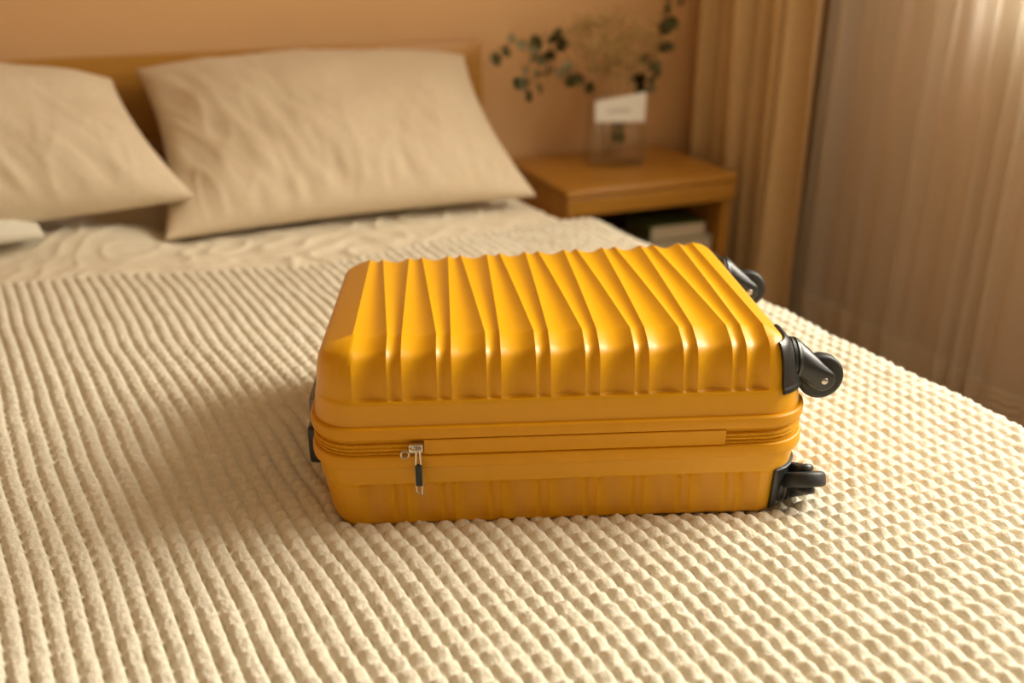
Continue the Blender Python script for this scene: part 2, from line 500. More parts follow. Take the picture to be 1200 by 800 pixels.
def smooth_profile(pts, rad, n=5):
    """round the inner corners of an open polyline with small quadratic bends"""
    pts = [np.array(p, float) for p in pts]
    out = [pts[0]]
    for i in range(1, len(pts) - 1):
        a, b, c = pts[i - 1], pts[i], pts[i + 1]
        r = rad[i]
        p = b + (a - b) * min(0.48, r / max(1e-9, np.linalg.norm(a - b)))
        q = b + (c - b) * min(0.48, r / max(1e-9, np.linalg.norm(c - b)))
        for k in range(n + 1):
            t = k / n
            out.append((1 - t) ** 2 * p + 2 * t * (1 - t) * b + t * t * q)
    out.append(pts[-1])
    return np.array(out)

W0, W1 = 0.112, 0.1985
VT = 0.146                    # half depth of the flat fluted face
def share(P, d):
    P = P.copy(); P[:, 0] /= d
    return P
def profiles(lower):
    # (inset, height) in metres, then inset as a share of the whole: front/back wall, left end, right end
    if not lower:
        f = smooth_profile([(0, W0), (.0017, .1385), (.0040, .1420), (.0070, .1700), (.0140, .1885), (.044, W1)], [0, .004, .003, .009, .0095, 0], 6)
        l = smooth_profile([(0, W0), (.0024, .1385), (.0036, .1420), (.0060, .1680), (.0100, .1835), (.046, W1)], [0, .004, .003, .008, .0075, 0], 6)
        r = smooth_profile([(0, W0), (.0040, .1385), (.0058, .1420), (.0150, .1730), (.0280, .1895), (.0475, W1)], [0, .004, .003, .012, .012, 0], 6)
    else:
        H = 0.0665
        f = smooth_profile([(0, H), (.0017, .0450), (.0040, .0420), (.0070, -.0105), (.044, -.0110)], [0, .004, .003, .0080, 0], 10)
        l = smooth_profile([(0, H), (.0024, .0450), (.0040, .0420), (.0140, -.0090), (.046, -.0110)], [0, .004, .003, .0180, 0], 10)
        r = smooth_profile([(0, H), (.0040, .0450), (.0060, .0420), (.0250, -.0090), (.0475, -.0110)], [0, .004, .003, .0140, 0], 10)
    return share(f, .044), share(l, .046), share(r, .0475)

def shell_grid(lower=False):
    cols = shell_columns(low=lower)
    PF, PE_L, PE_R = profiles(lower)
    nl = len(PF)
    sw = -1 if lower else 1
    G = np.zeros((nl, len(cols), 3)); N = np.zeros((nl, len(cols), 2))
    for c, q in enumerate(cols):
        pe = PE_L if q['side'] == 'l' else PE_R
        P = PF * (1 - q['end']) + pe * q['end']
        r, t = np.array(q['rim']), np.array(q['top'])
        xy = r[None] + (t - r)[None] * P[:, :1]
        w = P[:, 1].copy()
        if q['dep']:
            # flutes sink along the local normal, and stop at the plain band above the rim
            depth_v = VH - VT
            tg = np.gradient(np.stack([P[:, 0] * depth_v, P[:, 1]], -1), axis=0)
            tg /= np.linalg.norm(tg, axis=1)[:, None]
            fade = (sstep(0.139, 0.1425, P[:, 1]) if not lower else sstep(-.045, -.0415, -P[:, 1]) * (0.12 + 0.88 * sstep(-.009, .009, P[:, 1]))) * q['dep']
            sgn = 1 if q['side'] == 'f' else -1
            xy[:, 1] += sgn * abs(tg[:, 1]) * fade
            w -= sw * tg[:, 0] * fade
        G[:, c, :2] = xy; G[:, c, 2] = w
        N[:, c] = q['nrm']
    if not lower:
        # the lid of a packed case sits a little askew: its far right corner rides up
        G[:, :, 2] += 0.10 * G[:, :, 0] * (G[:, :, 1] + 0.17) * (G[:, :, 2] - W0) / (W1 - W0)
    return cols, G, N

def shell_mesh(lower=False):
    cols, G, N = shell_grid(lower)
    nl, nc = G.shape[:2]
    verts = G.reshape(-1, 3)
    faces = grid_faces(nl, nc, 0, wrap=True)
    # flat fluted face: every front flute runs across to its partner at the back
    fi = [i for i, q in enumerate(cols) if q['side'] == 'f']
    bi = [i for i, q in enumerate(cols) if q['side'] == 'b'][::-1]
    NR = 36
    top = np.zeros((NR + 1, len(fi), 3))
    for k in range(NR + 1):
        f = k / NR
        top[k] = G[-1, fi] * (1 - f) + G[-1, bi] * f
        crown = 0.0016 * math.sin(math.pi * f)
        dep = np.array([cols[a]['dep'] * (1 - f) + cols[b]['dep'] * f for a, b in zip(fi, bi)])
        lift = crown * np.sin(np.pi * np.linspace(0, 1, len(fi))) ** 0.5
        top[k, :, 2] += (-lift if lower else lift)
    off = len(verts)
    verts = np.concatenate([verts, top.reshape(-1, 3)])
    faces = np.concatenate([faces, grid_faces(NR + 1, len(fi), off)])
    return verts, faces

def outline(out, n=1):
    """rim outline of the case, pushed out by `out`"""
    return [(q['rim'][0] + q['nrm'][0] * out, q['rim'][1] + q['nrm'][1] * out, q['nrm']) for q in shell_columns(2, 8, 14)]

def ring_mesh(section, u_range=None):
    """sweep a (outset, height) section round the rim outline"""
    ol = outline(0)
    if u_range:
        ol = [p for p in ol if p[1] < -VH + 1e-6 and u_range[0] < p[0] < u_range[1]]
        ol = [(u_range[0], -VH, (0, -1))] + ol + [(u_range[1], -VH, (0, -1))]
    n = len(ol); m = len(section)
    V = np.zeros((m, n, 3))
    for j, (o, w) in enumerate(section):
        for i, (x, y, nn) in enumerate(ol):
            V[j, i] = (x + nn[0] * o, y + nn[1] * o, w)
    faces = []
    for j in range(m):
        j2 = (j + 1) % m
        for i in range(n if not u_range else n - 1):
            i2 = (i + 1) % n
            faces.append((j * n + i, j * n + i2, j2 * n + i2, j2 * n + i))
    if u_range:
        faces.append([j * n for j in range(m)]); faces.append([j * n + n - 1 for j in range(m)][::-1])
    return V.reshape(-1, 3), faces

def sharp(o, ang=35):
    o.data.set_sharp_from_angle(angle=math.radians(ang))

def corner_guard(parent, lower, back, name='corner_guard'):
    cols, G, N = shell_grid(lower)
    nl = G.shape[0]
    idx = [i for i, q in enumerate(cols) if q['side'] == 'r' and ((q['rim'][1] > 0.112) if back else (q['rim'][1] < -0.116)) and q['nrm'][0] > 0.34]
    heights = G[:, idx[len(idx) // 2], 2]
    h0, h1 = ((0.114, 0.1905) if not lower else (0.0, 0.050))
    lev = [j for j in range(nl) if h0 <= heights[j] <= h1]
    if lower: lev = [j for j in range(nl) if -0.002 <= heights[j] <= 0.0455]
    n, m = len(idx), len(lev)
    def sheet(off):
        S = G[np.ix_(lev, idx)].copy()
        S[:, :, :2] += N[np.ix_(lev, idx)] * off
        S[:, :, 2] += (-1 if lower else 1) * off * 0.35 * np.linspace(0, 1, m)[:, None]
        return S
    A, B = sheet(0.0040), sheet(-0.003)
    # round the plate's outer edge a little
    A[0, :, :2] -= N[np.ix_(lev, idx)][0] * 0.0012; A[-1, :, :2] -= N[np.ix_(lev, idx)][-1] * 0.0012
    verts = np.concatenate([A.reshape(-1, 3), B.reshape(-1, 3)])
    faces = [tuple(f) for f in grid_faces(m, n)] + [tuple(f[::-1]) for f in grid_faces(m, n, m * n)]
    o2 = m * n
    for i in range(n - 1):
        faces.append((i, i + o2, i + 1 + o2, i + 1)); a = (m - 1) * n + i
        faces.append((a + 1, a + 1 + o2, a + o2, a))
    for j in range(m - 1):
        a = j * n; faces.append((a + n, a + n + o2, a + o2, a)); a = j * n + n - 1
        faces.append((a, a + o2, a + n + o2, a + n))
    o = link_mesh(name, verts, faces, M['black'], parent, weld=True)
    sharp(o, 40)
    return tag(o, 'black plastic corner plate')

def make_caster(parent, pos, spin, ax=0.0420, name='caster'):
    """pivot along +X (out of the case end); local -Z is the way the wheel trails, axle along Y"""
    R = Matrix.Translation(pos) @ Matrix.Rotation(spin, 4, 'X')
    # mount: ringed pivot
    prof = [(-.010, .0235), (.0, .0245), (.004, .0245), (.0048, .0234), (.0056, .0234), (.0062, .0245), (.0090, .0240), (.0098, .0222), (.0106, .0222), (.0114, .0238), (.0150, .0225), (.0172, .0195), (.0180, .012)]
    mount = link_bm(name, lathe_bm(prof, 'X', 44), M['black'], parent)
    mount.matrix_local = R
    tag(mount, 'black swivel caster')
    az, wr = -0.0205, 0.0250
    # fork: two cheeks hulled from the pivot to the axle, bridged above the wheel
    bm = bmesh.new()
    for s in (-1, 1):
        tmp = bmesh.new()
        pts = []
        for x, r, y0 in ((0.0125, .0218, .004), (0.0160, .0212, .004), (0.0190, .0185, .0062)):
            for k in range(25):
                a = math.pi * (k / 24 - 0.5)
                pts.append((x, s * max(y0, r * math.cos(a)), r * math.sin(a)))
        for y, r in ((.0098, .0128), (.0138, .0128), (.0156, .0118), (.0163, .0100)):
            for k in range(28):
                a = 2 * math.pi * k / 28
                pts.append((ax + r * math.cos(a), s * y, az + r * math.sin(a)))
        vs = [tmp.verts.new(p) for p in pts]
        res = bmesh.ops.convex_hull(tmp, input=vs)
        bmesh.ops.delete(tmp, geom=[e for e in res['geom_interior'] if isinstance(e, bmesh.types.BMVert)], context='VERTS')
        me = bpy.data.meshes.new('t'); tmp.to_mesh(me); tmp.free(); bm.from_mesh(me); bpy.data.meshes.remove(me)
    # bridge block between the cheeks
    box_bm(0.0115, 0.0215, -0.0105, 0.0105, -0.0140, 0.0165, 0.003, 2, bm=bm)
    link_bm('fork', bm, M['black'], mount, angle=50)
    # wheel with rounded tread, and its hub
    w = 0.0086
    tread = [(-w, .006), (-w, wr - .006), (-w + .0006, wr - .0025), (-w + .002, wr - .0007), (-w + .004, wr), (w - .004, wr), (w - .002, wr - .0007), (w - .0006, wr - .0025), (w, wr - .006), (w, .006)]
    wb = lathe_bm(tread, 'Y', 48)
    bmesh.ops.translate(wb, verts=wb.verts, vec=(ax, 0, az))
    link_bm('wheel', wb, M['rubber'], mount, angle=50)
    for s in (-1, 1):
        cb = bmesh.new()
        pr = [(0.0150 * s, .0042), (0.0168 * s, .0042), (0.0177 * s, .0036), (0.0183 * s, .0022), (0.0185 * s, .0008)]
        lathe_bm(pr, 'Y', 20, cb)
        bmesh.ops.translate(cb, verts=cb.verts, vec=(ax, 0, az))
        tag(link_bm('axle_cap', cb, M['steel'], mount), 'domed steel axle rivet')
    return mount

def tube_path(bm, pts, r, seg=8, closed=False):
    pts = [Vector(p) for p in pts]
    n = len(pts); rings = []
    for i, p in enumerate(pts):
        a = pts[(i - 1) % n] if (closed or i > 0) else p
        b = pts[(i + 1) % n] if (closed or i < n - 1) else p
        d = (b - a).normalized()
        ref = Vector((0, 1, 0)) if abs(d.y) < 0.9 else Vector((1, 0, 0))
        e1 = d.cross(ref).normalized(); e2 = d.cross(e1)
        rings.append([bm.verts.new(p + (e1 * math.cos(2 * math.pi * k / seg) + e2 * math.sin(2 * math.pi * k / seg)) * (r[i] if isinstance(r, (list, tuple)) else r)) for k in range(seg)])
    for i in range(n if closed else n - 1):
        A, B = rings[i], rings[(i + 1) % n]
        for k in range(seg):
            bm.faces.new((A[k], A[(k + 1) % seg], B[(k + 1) % seg], B[k]))
    if not closed:
        bm.faces.new(rings[0][::-1]); bm.faces.new(rings[-1])

def make_suitcase():
    t = thing('suitcase', 'bright yellow hard-shell cabin suitcase with wavy ribs lying flat on the ribbed blanket', 'suitcase')
    ca, sa, ti, ro = math.cos(SC_A), math.sin(SC_A), 0.0070, -0.0235
    u = Vector((ca * math.cos(ti), -sa * math.cos(ti), math.sin(ti)))
    v = Vector((sa, ca, 0)); w = u.cross(v)
    v2 = v * math.cos(ro) + w * math.sin(ro); w2 = w * math.cos(ro) - v * math.sin(ro)
    m = Matrix((u, v2, w2)).transposed().to_4x4(); m.translation = SC_O
    t.matrix_world = m
    for low in (False, True):
        vv, ff = shell_mesh(low)
        o = link_mesh('lower_shell' if low else 'upper_shell', vv, ff, M['yellow'], t, weld=True)
        sharp(o, 28)
    # rims, zip tape between them, and the cover flap along the front
    ru = [(-.006, .1135), (.0028, .1130), (.0046, .1115), (.0050, .1090), (.0048, .1030), (.0040, .1003), (.0024, .0992), (-.006, .0990)]
    rl = [(-.006, .0810), (.0024, .0808), (.0040, .0798), (.0048, .0775), (.0050, .0705), (.0044, .0672), (.0024, .0658), (-.006, .0655)]
    zt = [(-.006, .0992), (.0006, .0990), (.0010, .0965), (-.0008, .0955), (-.0008, .0945), (.0022, .0932), (.0026, .0916), (.0010, .0905), (.0010, .0895), (.0026, .0884), (.0022, .0868), (-.0008, .0855), (-.0008, .0845), (.0010, .0835), (.0006, .0810), (-.006, .0808)]
    fl = [(-.004, .0988), (.0040, .0990), (.0046, .0980), (.0042, .0960), (.0042, .0850), (.0046, .0832), (.0040, .0822), (-.004, .0824)]
    for n, s, mm, ur in (('upper_rim', ru, 'yellow_soft', None), ('lower_rim', rl, 'yellow_soft', None), ('zipper_tape', zt, 'yellow_tape', None), ('zipper_flap', fl, 'yellow_soft', (-0.1505, 0.1665))):
        vv, ff = ring_mesh(s, ur)
        sharp(link_mesh(n, vv, ff, M[mm], t, weld=True), 30)
    # slider with ring and pull tab
    V0 = -VH
    sb = box_bm(-0.1665, -0.1515, V0 - 0.0095, V0 - 0.0015, 0.0865, 0.0965, 0.0022, 2)
    slider = tag(link_bm('zipper_slider', sb, M['steel'], t), 'silver zip slider with loop and tab')
    bm = bmesh.new()
    tube_path(bm, [(-0.1665 + 0.003, V0 - 0.0095 - 0.0035 * math.sin(a), 0.0915) if False else (-0.159 + 0.0055 * math.cos(a), V0 - 0.0095 - 0.0042 * math.sin(a), 0.0925) for a in np.linspace(0, math.pi, 10)], 0.0011, 8)
    link_bm('bridge', bm, M['steel'], slider)
    bm = bmesh.new()
    tube_path(bm, [(-0.1705 + 0.0042 * math.cos(a), V0 - 0.0075, 0.0845 + 0.0042 * math.sin(a)) for a in np.linspace(0, 2 * math.pi, 24, endpoint=False)], 0.0011, 8, closed=True)
    link_bm('ring', bm, M['steel'], slider)
    bm = bmesh.new()
    yy = V0 - 0.0115
    tube_path(bm, [(-0.1585, yy, 0.0925), (-0.1592, yy, 0.080), (-0.1598, yy, 0.070), (-0.1600, yy, 0.0440), (-0.1565, yy, 0.0400), (-0.1545, yy, 0.0392), (-0.1537, yy, 0.0480), (-0.1540, yy, 0.070), (-0.1545, yy, 0.080), (-0.1552, yy, 0.0925)], 0.0012, 8, closed=True)
    link_bm('pull_frame', bm, M['steel'], slider)
    tag(link_bm('pull_tab', box_bm(-0.1606, -0.1532, yy - 0.0022, yy + 0.0022, 0.0495, 0.0745, 0.0014, 2), M['rubber'], slider), 'black rubber pull tab')
    # wheels and corner plates at the right end
    for low in (False, True):
        for back in (False, True):
            corner_guard(t, low, back)
    make_caster(t, (0.236, -0.146, 0.158), 0.0)
    make_caster(t, (0.232, 0.132, 0.164), 0.0)
    make_caster(t, (0.236, -0.150, 0.0120), math.radians(-118), 0.028)
    make_caster(t, (0.234, 0.140, 0.0190), math.radians(90))
    # telescopic handle end, seen past the left end
    bm = box_bm(-0.2830, -0.2640, -0.118, 0.085, 0.0340, 0.0800, 0.006, 3)
    h = tag(link_bm('trolley_handle', bm, M['black'], t), 'black trolley grip at the left end')
    tag(link_bm('handle_mount', box_bm(-0.2795, -0.262, -0.112, 0.080, 0.0805, 0.1120, 0.004, 2), M['grey'], h), 'grey plate above the grip')
    return t
make_suitcase()

# ------------------------------------------------------------------ pillows
def pillow(name, c, thick, label, material, group, seed, nz_hint, bow=0.05, top_bow=0.04):
    """c: TL, TR, BR, BL corners of the seam; a cushion swelled on both sides of it"""
    TL, TR, BR, BL = [np.array(p, float) for p in c]
    n = 120
    s = np.sin(np.linspace(-1, 1, n) * math.pi / 2); s = 0.6 * s + 0.4 * np.linspace(-1, 1, n)
    S, T = np.meshgrid(s, s, indexing='ij')                     # S across, T up
    # edges bow inward between the corners, so the corners become ears
    Sb = S * (1 - bow * (1 - T ** 2) ** 1.0); Tb = T * (1 - np.where(T < 0, bow * 0.9, top_bow) * (1 - S ** 2))
    a, b = (Sb + 1) / 2, (Tb + 1) / 2
    base = (BL * ((1 - a) * (1 - b))[..., None] + BR * (a * (1 - b))[..., None] + TL * ((1 - a) * b)[..., None] + TR * (a * b)[..., None])
    nrm = np.cross(TR - BL, TL - BR); nrm = nrm / np.linalg.norm(nrm)
    if nrm @ np.array(nz_hint) < 0: nrm = -nrm
    q = np.clip((1 - np.abs(S) ** 2.6), 0, 1) * np.clip((1 - np.abs(T) ** 2.4), 0, 1)
    body = q ** 0.52
    # folds: radiating from the lower edge and the sides
    r = random.Random(seed); ox, oy = r.uniform(0, 50), r.uniform(0, 50)
    W = np.zeros_like(S)
    for i in range(n):
        for j in range(n):
            x, y = S[i, j], T[i, j]
            rad = x * (1.9 - 0.5 * y)
            n1 = noise.noise((rad * 4.5 + ox, y * 1.3 + oy, seed))
            n2 = noise.noise((x * 9 + y * 3 + ox, y * 2.2 + oy, seed + 3.0))
            n3 = noise.noise((x * 2.2 + ox, y * 2.0, seed + 9.0))
            ri = (1 - min(1, abs(n1) * 2.6)) ** 2
            low = math.exp(-(y + 1) * 1.7)
            sd = math.exp(-(x + 1) * 2.2)
            n4 = noise.noise((x * 16 + y * 5 + ox, y * 4.0 + oy, seed + 5.0))
            W[i, j] = 0.0042 * ri * (0.15 + low + 0.8 * sd) + 0.0050 * n2 * (0.25 + low + 0.5 * sd) + 0.0022 * n4 * (0.3 + low + 0.7 * sd) + 0.012 * n3
    W = W * np.clip(q * 3, 0, 1) ** 0.7
    seam = 0.0035
    front = base + nrm * (thick * 0.62 * body + W + seam)[..., None]
    back = base - nrm * (thick * 0.38 * body + 0.5 * W + seam)[..., None]
    V = np.concatenate([front.reshape(-1, 3), back.reshape(-1, 3)])
    F = [tuple(f) for f in grid_faces(n, n)] + [tuple(f[::-1]) for f in grid_faces(n, n, n * n)]
    def edge(ids):
        for p, q2 in zip(ids, ids[1:]):
            F.append((p, p + n * n, q2 + n * n, q2))
    edge([i * n for i in range(n)]); edge([i * n + n - 1 for i in range(n)][::-1])
    edge(list(range(n))[::-1]); edge([(n - 1) * n + j for j in range(n)])
    # keep it on the bed
    V[:, 2] = np.where(V[:, 2] < 0.541, 0.541 + (V[:, 2] - 0.541) * 0.08, V[:, 2])
    V[:, 1] = np.minimum(V[:, 1], 2.592)
    o = link_mesh(name, V, F, material, None, weld=True)
    return tag(o, label, 'pillow', group)

GP = 'pillows against the headboard'
pillow('pillow', [(0.102, 2.52, 0.826), (0.915, 2.54, 0.818), (0.900, 2.035, 0.568), (0.092, 2.040, 0.558)], 0.155,
       'large beige linen pillow at centre, its top edge leaning on the wooden headboard', M['linen'], GP, 11, (0, -0.5, 0.8), 0.075, -0.045)
pillow('pillow', [(-0.66, 2.52, 0.88), (0.044, 2.45, 0.818), (0.160, 2.060, 0.632), (-0.60, 2.10, 0.582)], 0.17,
       'pale beige pillow cut off by the left edge of the photo, leaning beside the gap', M['linen_pale'], GP, 23, (0, -0.5, 0.8), 0.055, 0.02)
pillow('pillow', [(-0.86, 2.42, 0.605), (-0.140, 2.40, 0.605), (-0.128, 2.05, 0.588), (-0.86, 2.04, 0.588)], 0.09,
       'flat white pillow peeping out under the pale beige pillow at the left edge', M['cotton'], GP, 41, (0, -0.3, 0.9), 0.03, 0.03)

# ------------------------------------------------------------------ nightstand and what is on it
NX0, NX1, NY0, NY1, NZ = 1.095, 1.62, 2.27, 2.70, 0.50
def make_nightstand():
    t = thing('nightstand', 'low honey wood nightstand with an open shelf between bed and curtain', 'nightstand', (NX0, NY0, 0))
    def part(n, b, m, bev=0.004):
        return link_bm(n, box_bm(b[0] - NX0, b[1] - NX0, b[2] - NY0, b[3] - NY0, b[4], b[5], bev, 3), m, t)
    part('top', (NX0, NX1, NY0, NY1, NZ - 0.022, NZ), M['wood'], 0.009)
    part('front_apron', (NX0 + 0.003, NX1 - 0.003, NY0 + 0.004, NY0 + 0.022, NZ - 0.072, NZ - 0.0225), M['wood'])
    part('side_panel', (NX0 + 0.003, NX0 + 0.023, NY0 + 0.0225, NY1, 0.03, NZ - 0.0225), M['wood_z'])
    part('side_panel', (NX1 - 0.030, NX1 - 0.003, NY0 + 0.0225, NY1, 0.0, NZ - 0.0225), M['wood_z'])
    part('shelf', (NX0 + 0.0235, NX1 - 0.0305, NY0 + 0.03, NY1 - 0.012, 0.195, 0.215), M['wood'])
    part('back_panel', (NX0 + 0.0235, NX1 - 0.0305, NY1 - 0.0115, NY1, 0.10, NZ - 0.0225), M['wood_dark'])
    for x in (NX0 + 0.005, NX1 - 0.045):
        for y in (NY0 + 0.03, NY1 - 0.05):
            if x < NX0 + 0.1: part('foot', (x, x + 0.03, y, y + 0.03, 0.0, 0.03), M['wood_z'])
make_nightstand()

def make_book(x0, x1, y0, y1, z0, h, cov, label, rot):
    cx, cy = (x0 + x1) / 2, (y0 + y1) / 2
    t = thing('book', label, 'book', (cx, cy, z0), 'books on the nightstand shelf')
    t.rotation_euler.z = rot
    a, b = (x1 - x0) / 2, (y1 - y0) / 2
    link_bm('page_block', box_bm(-a + .004, a - .003, -b + .003, b - .003, .0026, h - .0026), M['pages'], t, smooth=False)
    link_bm('back_cover', box_bm(-a, a, -b, b, 0, .0025, .0006, 1), cov, t)
    link_bm('front_cover', box_bm(-a, a, -b, b, h - .0025, h, .0006, 1), cov, t)
    link_bm('spine', box_bm(-a - .002, -a + .0035, -b, b, .0026, h - .0026, .0008, 1), cov, t)
make_book(1.365, 1.570, 2.320, 2.49, 0.2155, 0.052, M['cover_brown'], 'brown covered book at the bottom of the stack on the nightstand shelf', 0.02)
make_book(1.362, 1.583, 2.318, 2.48, 0.2680, 0.047, M['cover_grey'], 'pale grey book in the middle of the stack on the nightstand shelf', -0.01)
make_book(1.385, 1.563, 2.322, 2.475, 0.3155, 0.044, M['cover_green'], 'dark green covered book on top of the stack on the nightstand shelf', -0.04)

def make_vase():
    t = thing('vase', 'clear rectangular glass vase with a white card, standing on the nightstand', 'vase', (1.362, 2.52, NZ))
    t.rotation_euler.z = math.radians(-14)
    # a tapered box with 4 mm walls: outer and inner skins joined at the lip
    bm = bmesh.new()
    def ring(hx, hy, z, r=0.012, n=5):
        out = []
        for cx, cy, a0 in ((hx - r, hy - r, 0), (-hx + r, hy - r, 90), (-hx + r, -hy + r, 180), (hx - r, -hy + r, 270)):
            for k in range(n):
                a = math.radians(a0 + 90 * k / (n - 1))
                out.append(bm.verts.new((cx + r * math.cos(a), cy + r * math.sin(a), z)))
        return out
    seq = [ring(.083, .045, 0), ring(.085, .047, .004), ring(.078, .042, .198), ring(.077, .041, .2), ring(.074, .038, .2), ring(.0735, .0375, .198), ring(.080, .042, .014), ring(.078, .040, .012)]
    for A, B in zip(seq, seq[1:]):
        n = len(A)
        for i in range(n):
            bm.faces.new((A[i], A[(i + 1) % n], B[(i + 1) % n], B[i]))
    bm.faces.new(seq[0][::-1]); bm.faces.new(seq[-1])
    link_bm('glass_body', bm, M['glass'], t)
    # white card fixed across the upper front
    bm = bmesh.new()
    vs = [(-.070, -.0498, .128), (.072, -.0498, .126), (.073, -.0470, .208), (-.071, -.0470, .186)]
    f = [bm.verts.new(p) for p in vs]; g = [bm.verts.new((p[0], p[1] + .0012, p[2])) for p in vs]
    bm.faces.new(f); bm.faces.new(g[::-1])
    for i in range(4): bm.faces.new((f[i], g[i], g[(i + 1) % 4], f[(i + 1) % 4]))
    card = tag(link_bm('card', bm, M['paper'], t, smooth=False), 'white card on the glass')
    # blurred pale line of print on the card
    bm = bmesh.new()
    x = -0.034
    rr = random.Random(3)
    while x < 0.030:
        wd = rr.uniform(.004, .008)
        zc = .1560 + x * .05
        box_bm(x, x + wd, -.0494, -.0484, zc, zc + rr.uniform(.004, .007), bm=bm)
        x += wd + .0022
    link_bm('print', bm, M['ink'], card, smooth=False)
make_vase()

def leaf_mesh(L, Wd, m):
    bm = bmesh.new()
    n = 7
    rows = []
    for i in range(n):
        f = i / (n - 1)
        hw = Wd / 2 * math.sin(math.pi * (0.06 + 0.90 * f)) ** 0.7
        z = 0.10 * L * math.sin(math.pi * f)
        rows.append([bm.verts.new((-hw, f * L, z + 0.12 * Wd)), bm.verts.new((0, f * L, z)), bm.verts.new((hw, f * L, z + 0.12 * Wd))])
    for A, B in zip(rows, rows[1:]):
        for k in range(2): bm.faces.new((A[k], A[k + 1], B[k + 1], B[k]))
    geo = bmesh.ops.solidify(bm, geom=list(bm.faces), thickness=0.0006)
    me = bpy.data.meshes.new('leaf')
    bmesh.ops.recalc_face_normals(bm, faces=bm.faces)
    bm.to_mesh(me); bm.free(); me.materials.append(m)
    me.polygons.foreach_set('use_smooth', [True] * len(me.polygons))
    return me
LEAF = {'d': leaf_mesh(0.036, 0.031, M['leaf_dark']), 'g': leaf_mesh(0.034, 0.029, M['leaf_grey'])}

def smooth_path(pts, n=8):
    pts = [np.array(p, float) for p in pts]
    P = [2 * pts[0] - pts[1]] + pts + [2 * pts[-1] - pts[-2]]
    out = []
    for i in range(1, len(P) - 2):
        for k in range(n):
            t = k / n
            out.append(0.5 * ((2 * P[i]) + (P[i + 1] - P[i - 1]) * t + (2 * P[i - 1] - 5 * P[i] + 4 * P[i + 1] - P[i + 2]) * t * t + (-P[i - 1] + 3 * P[i] - 3 * P[i + 1] + P[i + 2]) * t ** 3))
    out.append(P[-2])
    return out

def make_branch(label, paths, leaves, seed):
    r = random.Random(seed)
    base = paths[0][0]
    t = thing('eucalyptus_branch', label, 'branch', base, 'eucalyptus in the vase')
    bm = bmesh.new()
    for p in paths:
        sp = smooth_path([np.array(q) - np.array(base) for q in p])
        tube_path(bm, sp, [0.0024 - 0.0014 * i / len(sp) for i in range(len(sp))], 6)
    link_bm('stem', bm, M['stem'], t)
    for x, z, kind, sc in leaves:
        o = bpy.data.objects.new('leaf', LEAF[kind]); C.objects.link(o); o.parent = t
        o.location = np.array((x, 2.50 + r.uniform(-.03, .03), z)) - np.array(base)
        o.rotation_euler = (math.radians(r.uniform(65, 118)), math.radians(r.uniform(-180, 180)), math.radians(r.uniform(-45, 45)))
        o.scale = (sc,) * 3
B0 = (1.335, 2.515, 0.520)
make_branch('drooping eucalyptus branch with round leaves reaching left out of the glass vase',
    [[B0, (1.318, 2.512, .62), (1.285, 2.502, .70), (1.225, 2.50, .757), (1.155, 2.50, .775), (1.095, 2.50, .842), (1.03, 2.50, .852), (.985, 2.50, .828)],
     [(1.155, 2.50, .775), (1.148, 2.50, .82), (1.128, 2.50, .875)],
     [(1.160, 2.50, .775), (1.11, 2.50, .765), (1.075, 2.50, .735)],
     [(1.120, 2.50, .812), (1.085, 2.49, .800), (1.070, 2.49, .765)]],
    [(.980, .812, 'd', 1.0), (.992, .826, 'd', .9), (1.022, .838, 'g', .9), (1.030, .852, 'g', .7), (1.060, .845, 'g', 1.0), (1.088, .838, 'g', 1.0), (1.096, .822, 'g', .8),
     (1.135, .868, 'g', .9), (1.142, .850, 'd', 1.25), (1.150, .836, 'd', 1.2), (1.132, .834, 'd', 1.1), (1.152, .812, 'd', .9), (1.122, .800, 'g', 1.0), (1.140, .795, 'g', 1.0), (1.112, .780, 'g', .8), (1.075, .790, 'g', .8),
     (1.068, .765, 'g', 1.1), (1.062, .748, 'g', 1.0), (1.078, .735, 'd', 1.1), (1.084, .726, 'd', 1.0), (1.114, .742, 'd', .95), (1.120, .765, 'd', .8), (1.186, .772, 'g', 1.0), (1.214, .762, 'd', 1.1), (1.226, .752, 'd', .9),
     (1.258, .728, 'd', 1.0), (1.268, .708, 'd', 1.0), (1.160, .782, 'g', .8)], 5)
B1p = (1.375, 2.525, 0.522)
make_branch('upright eucalyptus branch leaning right above the glass vase',
    [[B1p, (1.392, 2.522, .62), (1.418, 2.512, .70), (1.445, 2.505, .765), (1.470, 2.50, .83), (1.485, 2.50, .89), (1.512, 2.50, .955)]],
    [(1.508, .945, 'g', 1.0), (1.516, .930, 'g', .9), (1.495, .918, 'd', .9), (1.500, .905, 'g', 1.0), (1.480, .893, 'd', 1.15), (1.486, .878, 'd', 1.1), (1.478, .830, 'g', .9), (1.466, .812, 'd', .8), (1.460, .795, 'd', 1.0),
     (1.450, .778, 'd', 1.0), (1.472, .752, 'd', .95), (1.442, .757, 'd', 1.0), (1.452, .741, 'd', 1.0), (1.428, .733, 'd', 1.1), (1.436, .718, 'd', 1.1), (1.420, .706, 'g', 1.0), (1.450, .702, 'g', .8), (1.415, .720, 'd', 1.0)], 6)
make_branch('short eucalyptus sprig whose leaf shows just under the white card',
    [[(1.356, 2.53, 0.520), (1.352, 2.525, .565), (1.350, 2.515, .60)]],
    [(1.338, .598, 'd', .9), (1.352, .603, 'd', 1.0), (1.366, .600, 'g', .9)], 8)

